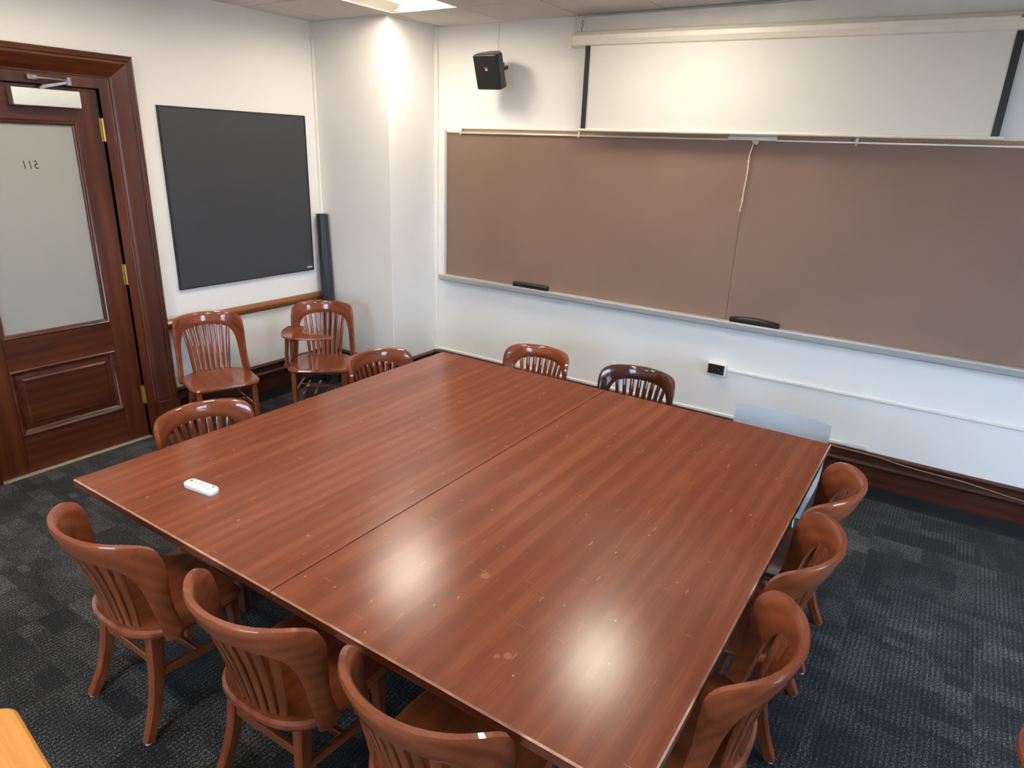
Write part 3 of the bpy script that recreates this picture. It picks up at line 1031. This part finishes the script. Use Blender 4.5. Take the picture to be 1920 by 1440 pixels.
# ------------------------------------------------------------------ tables
TX0, TX1, TY0, TY1, TZ = 1.827, 4.249, -3.492, -1.168, 0.75
TM = 3.033
def make_table(x0, x1, label):
    cx, cy = (x0 + x1) / 2, (TY0 + TY1) / 2
    t = thing('conference_table', label, 'table', (cx, cy, 0), 0, 'two tables pushed together')
    hx, hy, c, th = (x1 - x0) / 2, (TY1 - TY0) / 2, .0048, .032
    q = MB()
    def loop(dx, z):
        l, r = (dx, dx * .2) if x1 < TX1 - .1 else (dx * .2, dx)
        return [(-hx + l, -hy + dx, z), (hx - r, -hy + dx, z), (hx - r, hy - dx, z), (-hx + l, hy - dx, z)]
    rs = [loop(0, TZ - th), loop(0, TZ - c), loop(c, TZ)]
    V = [p for r in rs for p in r]
    side = [(j, (j + 1) % 4, (j + 1) % 4 + 4, j + 4) for j in range(4)]
    ch = [(4 + j, 4 + (j + 1) % 4, 4 + (j + 1) % 4 + 4, 8 + j) for j in range(4)]
    k = len(q.v); q.v += V
    q.f += [(8, 9, 10, 11), (3, 2, 1, 0)] + side + ch
    inner = 1 if x1 < TX1 - .1 else 3      # the arris at the joint between the two tables is not worn
    q.m += [0, 1] + [1] * 4 + [1 if j == inner else 2 for j in range(4)]
    q.build('tabletop', [M['table'] if x0 < 2 else M['table_spotted'], M['table_side'], M['table_worn']], t)
    for y in (-hy + .46, hy - .46):
        q = MB(); q.box((-hx + .34, y - .011, TZ - th - .075), (hx - .34, y + .011, TZ - th - .0005)); q.build('apron', M['table_under'], t)
    for x in (-hx + .34, hx - .34):
        q = MB(); q.box((x - .011, -hy + .472, TZ - th - .075), (x + .011, hy - .472, TZ - th - .0005)); q.build('apron', M['table_under'], t)
    for sx in (-1, 1):
        for sy in (-1, 1):
            x, y = sx * (hx - .34), sy * (hy - .46)
            q = MB(); q.bar([(x, y, 0), (x, y, .3), (x, y, TZ - th - .0005)], [(.045, .045), (.055, .055), (.062, .062)]); q.build('leg', M['table_under'], t)
    return t
make_table(TX0, TM - .0012, 'red-brown wood veneer table nearer the door, remote control on it')
make_table(TM + .0012, TX1, 'red-brown wood veneer table on the right half, lamp reflections on it')

# remote control
rc = thing('remote_control', 'small white remote control lying on the tabletop near the left corner', 'remote', (2.297, -3.241, TZ + .0005), math.radians(6))
q = MB(); q.rings([rrect(.078, .024, .018, 0, 6), rrect(.080, .026, .020, .005, 6), rrect(.080, .026, .020, .016, 6), rrect(.076, .022, .018, .021, 6)])
q.v = [(x, z, y) for x, y, z in q.v]
q.build('body', M['white_plastic'], rc, smooth=50)
def key(x, y, r, mat, lab):
    q = MB(); q.tube([(x, y, .0205), (x, y, .0222)], r, 10); q.build('button', mat, rc, smooth=40)['label'] = lab
key(-.058, .004, .006, M['green'], 'dark green button')
key(.056, .011, .0055, M['key_red'], 'red button')
key(.052, -.010, .004, M['green'], 'pale green button')
for x, y in ((-.03, .0), (-.012, .006), (-.012, -.006), (.006, 0), (.024, .006), (.024, -.006)):
    key(x, y, .004, M['key_grey'], 'grey button')

# ------------------------------------------------------------------ chairs
SZ = 0.43       # seat top
V_ = {}
def plan(zv):
    """ellipse of the wrap-around back at height z: half width, centre y, depth"""
    t = (zv - .43) / .36
    return .243 + (V_['a'] - .243) * t, -.03 + (V_['c'] + .03) * t, .165 + (V_['b'] - .165) * t
_TH = [math.radians(a) for a in range(0, 91)]
def q_to_theta(qv, a, d):
    """arc length, measured on the seat-level ellipse, to the angle round the seat"""
    s, px, py = 0.0, 0.0, -d
    L = []
    for k in range(1, 91):
        x, y = a * math.sin(_TH[k]), -d * math.cos(_TH[k])
        s += math.hypot(x - px, y - py); L.append(s); px, py = x, y
    want = abs(qv) * (1 + (L[-1] / .3234 - 1) * V_['k'])
    prev = 0.0
    for k, l in enumerate(L):
        if l >= want:
            return math.copysign(_TH[k] + (_TH[k + 1] - _TH[k]) * (want - prev) / (l - prev), qv)
        prev = l
    return math.copysign(PI / 2, qv)
def shell(qv, z, off=0.0):
    z2 = z if z < .45 else .45 + (z - .45) * V_['h']
    a, c, d = plan(z2)
    th = q_to_theta(qv, a, d)
    n = Vector((math.sin(th) / a, -math.cos(th) / d, 0)).normalized()
    return Vector((a * math.sin(th), c - d * math.cos(th), z2)) + n * off

OUT = [(.268, .388), (.292, .402), (.302, .432), (.290, .475), (.283, .54), (.285, .61), (.288, .675), (.282, .730), (.258, .768), (.212, .787), (.14, .794), (.07, .796), (0, .797)]
INN = [(.236, .388), (.234, .402), (.232, .432), (.228, .475), (.221, .54), (.214, .60), (.202, .645), (.183, .678), (.155, .698), (.118, .708), (.078, .713), (.04, .715), (0, .716)]
def chair_meshes(front=.215, **kw):
    V_.update(kw)
    P = {}
    # seat
    N = 56
    def outline(k, f=1.0):
        a = 2 * PI * k / N
        cx_, sy_ = math.cos(a), math.sin(a)
        e, hb = (6.5, front) if sy_ > 0 else (2.5, .205)
        x = .237 * math.copysign(abs(cx_) ** (2 / e), cx_)
        y = hb * math.copysign(abs(sy_) ** (2 / e), sy_)
        return x * f, y * f
    q = MB()
    rs = []
    for ins, z in ((.022, SZ - .034), (.006, SZ - .030), (0, SZ - .018), (.002, SZ - .006), (.012, SZ + .001)):
        rs.append([(outline(k)[0] * (1 - ins / .23), outline(k)[1] * (1 - ins / .21), z) for k in range(N)])
    for f, dz in ((.86, -.001), (.70, -.006), (.5, -.010), (.25, -.011)):
        rs.append([(outline(k, f)[0], outline(k, f)[1] - .01 * (1 - f), SZ + dz) for k in range(N)])
    q.rings(rs)
    P['seat'] = q.mesh('seat', M['chair_y'], 35)
    # hooped back
    q = MB(); n = 31
    o_r, i_r = catmull(OUT, n), catmull(INN, n)
    path = [(o_r[k], i_r[k], 1) for k in range(n)] + [(o_r[k], i_r[k], -1) for k in range(n - 2, -1, -1)]
    rs = []
    for (oq, oz), (iq, iz), s in path:
        ring = []
        for u, v in ((0, -.6), (.12, -1), (.35, -1), (.65, -1), (.88, -1), (1, -.55), (1, .55), (.88, 1), (.65, 1), (.35, 1), (.12, 1), (0, .6)):
            qq, zz = iq + (oq - iq) * u, iz + (oz - iz) * u
            th = .0115 + .0035 * max(0, min(1, (zz - .65) / .12))
            # the varnished top edge of the crest overhangs a little
            ring.append(shell(s * qq, zz, v * th + .004 * max(0, (zz - .74) / .06)))
        rs.append(ring)
    q.rings(rs)
    P['back'] = q.mesh('back_hoop', M['chair_x'], 45)
    # slats
    P['slats'] = []
    for k in range(8):
        f = (k - 3.5) / 3.5
        q = MB(); rs = []
        for j in range(9):
            t = j / 8
            z = SZ - .004 + t * (.732 - .022 * abs(f) ** 2.2 - SZ)
            qc = f * (.128 + .032 * t)
            wv = .0128 + .0018 * math.sin(PI * t)
            off = -.020 * (1 - t) - .010 * math.sin(PI * t * .9) + .0
            th = .0062
            zc = z
            ring = [shell(qc + wv * u, zc, off + th * v) for u, v in ((-1, .5), (-.7, 1), (.7, 1), (1, .5), (1, -.5), (.7, -1), (-.7, -1), (-1, -.5))]
            rs.append(ring)
        q.rings(rs)
        P['slats'].append(q.mesh('slat', M['chair_z'], 45))
    # legs
    P['legs'] = []
    for sx in (-1, 1):
        q = MB()
        pts = catmull([(sx * .150, -.118, SZ - .030), (sx * .158, -.128, .33), (sx * .166, -.142, .22), (sx * .178, -.170, .11), (sx * .192, -.215, .006)], 10)
        q.bar(pts, [(.041 - .011 * k / 9, .054 - .018 * k / 9) for k in range(10)], ax=(1, 0, 0))
        P['legs'].append((q.mesh('leg', M['chair_z'], 35), (sx * .1925, -.217)))
        q = MB()
        q.bar([(sx * .185, front - .05, SZ - .030), (sx * .188, front - .043, .2), (sx * .190, front - .037, .006)], [(.040, .040), (.034, .034), (.027, .027)], ax=(1, 0, 0))
        P['legs'].append((q.mesh('leg', M['chair_z'], 35), (sx * .190, front - .037)))
    q = MB(); q.tube([(0, 0, 0), (0, 0, .013)], .0105, 10); P['glide'] = q.mesh('glide', M['paleglide'], 40)
    P['stretch'] = []
    q = MB(); q.bar([(-.160, -.134, .285), (.160, -.134, .285)], (.034, .018), ax=(0, 0, 1)); P['stretch'].append(q.mesh('stretcher', M['chair_x'], 35))
    for sx in (-1, 1):
        q = MB(); q.bar([(sx * .166, -.138, .235), (sx * .188, front - .045, .225)], (.030, .018), ax=(0, 0, 1)); P['stretch'].append(q.mesh('stretcher', M['chair_y'], 35))
    q = MB(); q.bar([(-.178, .02, .230), (.178, .02, .230)], (.028, .018), ax=(0, 0, 1)); P['stretch'].append(q.mesh('stretcher', M['chair_x'], 35))
    return P
NEARC = chair_meshes(a=.262, c=-.064, b=.208, k=1.0, h=1.07)      # deep cup-shaped backs
FARC = chair_meshes(a=.245, c=-.068, b=.180, k=1.0, h=1.0)
WALLC = chair_meshes(front=.245, a=.236, c=-.066, b=.176, k=1.0, h=1.16)   # taller backs
def make_chair(CP_, label, loc, rz, group, scale=None):
    t = thing('slat_back_chair', label, 'chair', loc, rz, group)
    def add(name, me, parent=t):
        o = bpy.data.objects.new(name, me); COL.objects.link(o); o.parent = parent; return o
    add('seat', CP_['seat']); add('back_hoop', CP_['back'])
    for s in CP_['slats']:
        add('slat', s)
    for me, (x, y) in CP_['legs']:
        lg = add('leg', me)
        g = add('glide', CP_['glide'], lg); g.location = (x, y, 0)
    for s in CP_['stretch']:
        add('stretcher', s)
    if scale:
        t.scale = scale
    return t
GT = 'slat-back chairs pushed up to the table'
NEAR_Y = 0
c0 = make_chair(NEARC, 'red-brown slat-back chair at the near table edge, the one nearest the remote control', (2.335, -3.475, 0), 0, GT)
dup(c0, (3.06, -3.435, 0), math.radians(1), 'red-brown slat-back chair at the near table edge, middle of the three in front')
dup(c0, (3.685, -3.41, 0), 0, 'red-brown slat-back chair at the near table edge, lowest in the photo, cut by the frame')
dup(c0, (4.172, -1.735, 0), PI / 2, 'slat-back chair on the right side of the table, nearest the chalkboard wall')
dup(c0, (4.172, -2.27, 0), PI / 2, 'slat-back chair on the right side of the table, middle of the three')
dup(c0, (4.165, -2.87, 0), PI / 2, 'slat-back chair on the right side of the table, nearest the camera')
f0 = make_chair(FARC, 'slat-back chair on the door side of the table, the one nearer the door', (1.80, -2.83, 0), -PI / 2 - math.radians(5), GT)
dup(f0, (1.80, -1.625, 0), -PI / 2 - math.radians(8), 'slat-back chair on the door side of the table, close to the white column')
dup(f0, (2.38, -1.00, 0), PI, 'golden-brown slat-back chair at the chalkboard side of the table, nearer the white column')
fd = dup(f0, (3.10, -1.00, 0), PI, 'darker brown slat-back chair at the chalkboard side, at the table seam')

for c in fd.children:
    for sl, m in zip(c.material_slots, c.data.materials):
        sl.link = 'OBJECT'
        sl.material = M[m.name.replace('chair_wood_', 'chair_dark_')]

# the two taller chairs at the left wall
GW = 'slat-back chairs against the left wall'
w1 = make_chair(WALLC, 'free-standing slat-back chair under the blackboard, right beside the door casing', (0.322, -1.868, 0), -PI / 2 - math.radians(18.5), GW)
q = MB(); q.tube(catmull([(.17, .165, .30), (.10, .05, .27), (0, -.03, .262), (-.10, .05, .27), (-.17, .165, .30)], 20), .006, 8)
o = q.build('wire_rack', M['dark_metal'], w1, smooth=60); o['label'] = 'curved dark metal wire under the seat'
w2 = make_chair(WALLC, 'slat-back chair with a writing-tablet arm standing in the corner by the white column', (0.59, -1.14, 0), math.atan2(-.764, .645) - PI / 2, GW)
def tablet_parts(t):
    poly = [(x - .055, y) for x, y in catmull([(.335, -.16), (.35, -.04), (.335, .09), (.285, .17), (.20, .20), (.06, .205), (-.03, .20), (-.055, .17), (-.03, .13), (.05, .085), (.13, .04), (.185, -.04), (.21, -.16), (.27, -.185), (.335, -.16)], 60)[:-1]]
    q = MB()
    cx_, cy_ = .135, .03
    def lp(f, z):
        return [(cx_ + (x - cx_) * f, cy_ + (y - cy_) * f, z) for x, y in poly]
    q.rings([lp(.97, .645), lp(1, .650), lp(1, .658), lp(.98, .663)])
    q.build('writing_tablet', M['chair_y'], t, smooth=40)
    q = MB(); q.bar([(.252, .10, SZ - .02), (.245, .11, .52), (.235, .10, .6445)], [(.022, .055), (.022, .045), (.022, .07)], ax=(1, 0, 0)); q.build('arm_post', M['chair_z'], t, smooth=35)
    q = MB(); q.bar([(.252, -.10, SZ - .02), (.250, -.11, .54), (.245, -.10, .6445)], [(.022, .05), (.022, .045), (.022, .06)], ax=(1, 0, 0)); q.build('arm_post', M['chair_z'], t, smooth=35)
    q = MB(); q.box((.238, -.11, SZ - .028), (.272, .125, SZ - .002), bev=.003); q.build('arm_rail', M['chair_y'], t)
    for k in range(4):
        x = -.13 + k * .0867
        q = MB(); q.bar([(x, -.13, .215), (x, .165, .205)], (.020, .010), ax=(1, 0, 0)); q.build('rack_slat', M['chair_y'], t)
tablet_parts(w2)
w3 = dup(w2, (5.252, -2.705, 0), PI - 0.4, 'reddish tablet-arm chair at the right border of the photo, only its tablet corner showing', GW)
w3['group'] = 'tablet-arm chairs'
w2['group'] = 'tablet-arm chairs'
w1['group'] = 'slat-back chairs away from the table'

# pale plastic chair at the far right table corner
pc = thing('plastic_chair', 'pale grey plastic shell chair at the far right table corner', 'chair', (3.972, -1.20, 0), PI)
q = MB(); nx, nz = 16, 14
def shellpt(i, k, side):
    u = i / nx * 2 - 1
    v = k / nz
    # seat from front lip to rear, then back up to the arched top
    prof = catmull([(.22, .430), (.19, .452), (.05, .447), (-.10, .442), (-.185, .462), (-.222, .52), (-.238, .60), (-.250, .70), (-.256, .755)], 40)
    y, z = prof[min(39, int(round(v * 39)))]
    hw = .235 + .010 * v
    if v > .6:
        z += (.016 * (1 - u * u) + .016) * (v - .6) / .4
    y += (.035 * u * u) * max(0, (v - .45) / .55)
    z += .012 * u * u * (1 - v)
    off = .004 * side
    return (hw * u, y - off * (v > .5), z + off * (v <= .5))
V = [shellpt(i, k, s) for s in (1, -1) for i in range(nx + 1) for k in range(nz + 1)]
n = (nx + 1) * (nz + 1); Fs = []
for i in range(nx):
    for k in range(nz):
        a = i * (nz + 1) + k
        Fs += [(a, a + nz + 1, a + nz + 2, a + 1), (n + a, n + a + 1, n + a + nz + 2, n + a + nz + 1)]
for i in range(nx):
    for k in (0, nz):
        a = i * (nz + 1) + k; Fs.append((a, a + nz + 1, a + nz + 1 + n, a + n))
for k in range(nz):
    for i in (0, nx):
        a = i * (nz + 1) + k; Fs.append((a, a + 1, a + 1 + n, a + n))
q.add(V, Fs); q.build('shell', M['shell'], pc, smooth=50)
for sx in (-1, 1):
    for y0, y1 in ((.13, .20), (-.13, -.22)):
        q = MB(); q.tube([(sx * .15, y0 * .6, .436), (sx * .19, y0, .42), (sx * .215, y1, 0)], .010, 10); q.build('leg', M['steel'], pc, smooth=50)

# light oak table whose corner shows at the lower left
ok = thing('oak_side_table', 'light oak table with a rounded corner, at the lower left corner of the photo', 'table', (3.178, -4.495, 0), -0.117)
def rr(w_, h_, r, z, n=6):
    return [(x, y2, z) for x, _, y2 in rrect(w_, h_, r, 0, n)]
q = MB(); q.rings([rr(.345, .33, .045, .713), rr(.35, .335, .05, .717), rr(.35, .335, .05, .733), rr(.343, .328, .045, .74)]); q.build('tabletop', M['oak'], ok, smooth=40)
for sx in (-1, 1):
    for sy in (-1, 1):
        q = MB(); q.bar([(sx * .26, sy * .25, 0), (sx * .26, sy * .25, .7125)], [(.03, .03), (.04, .04)]); q.build('leg', M['oak'], ok)
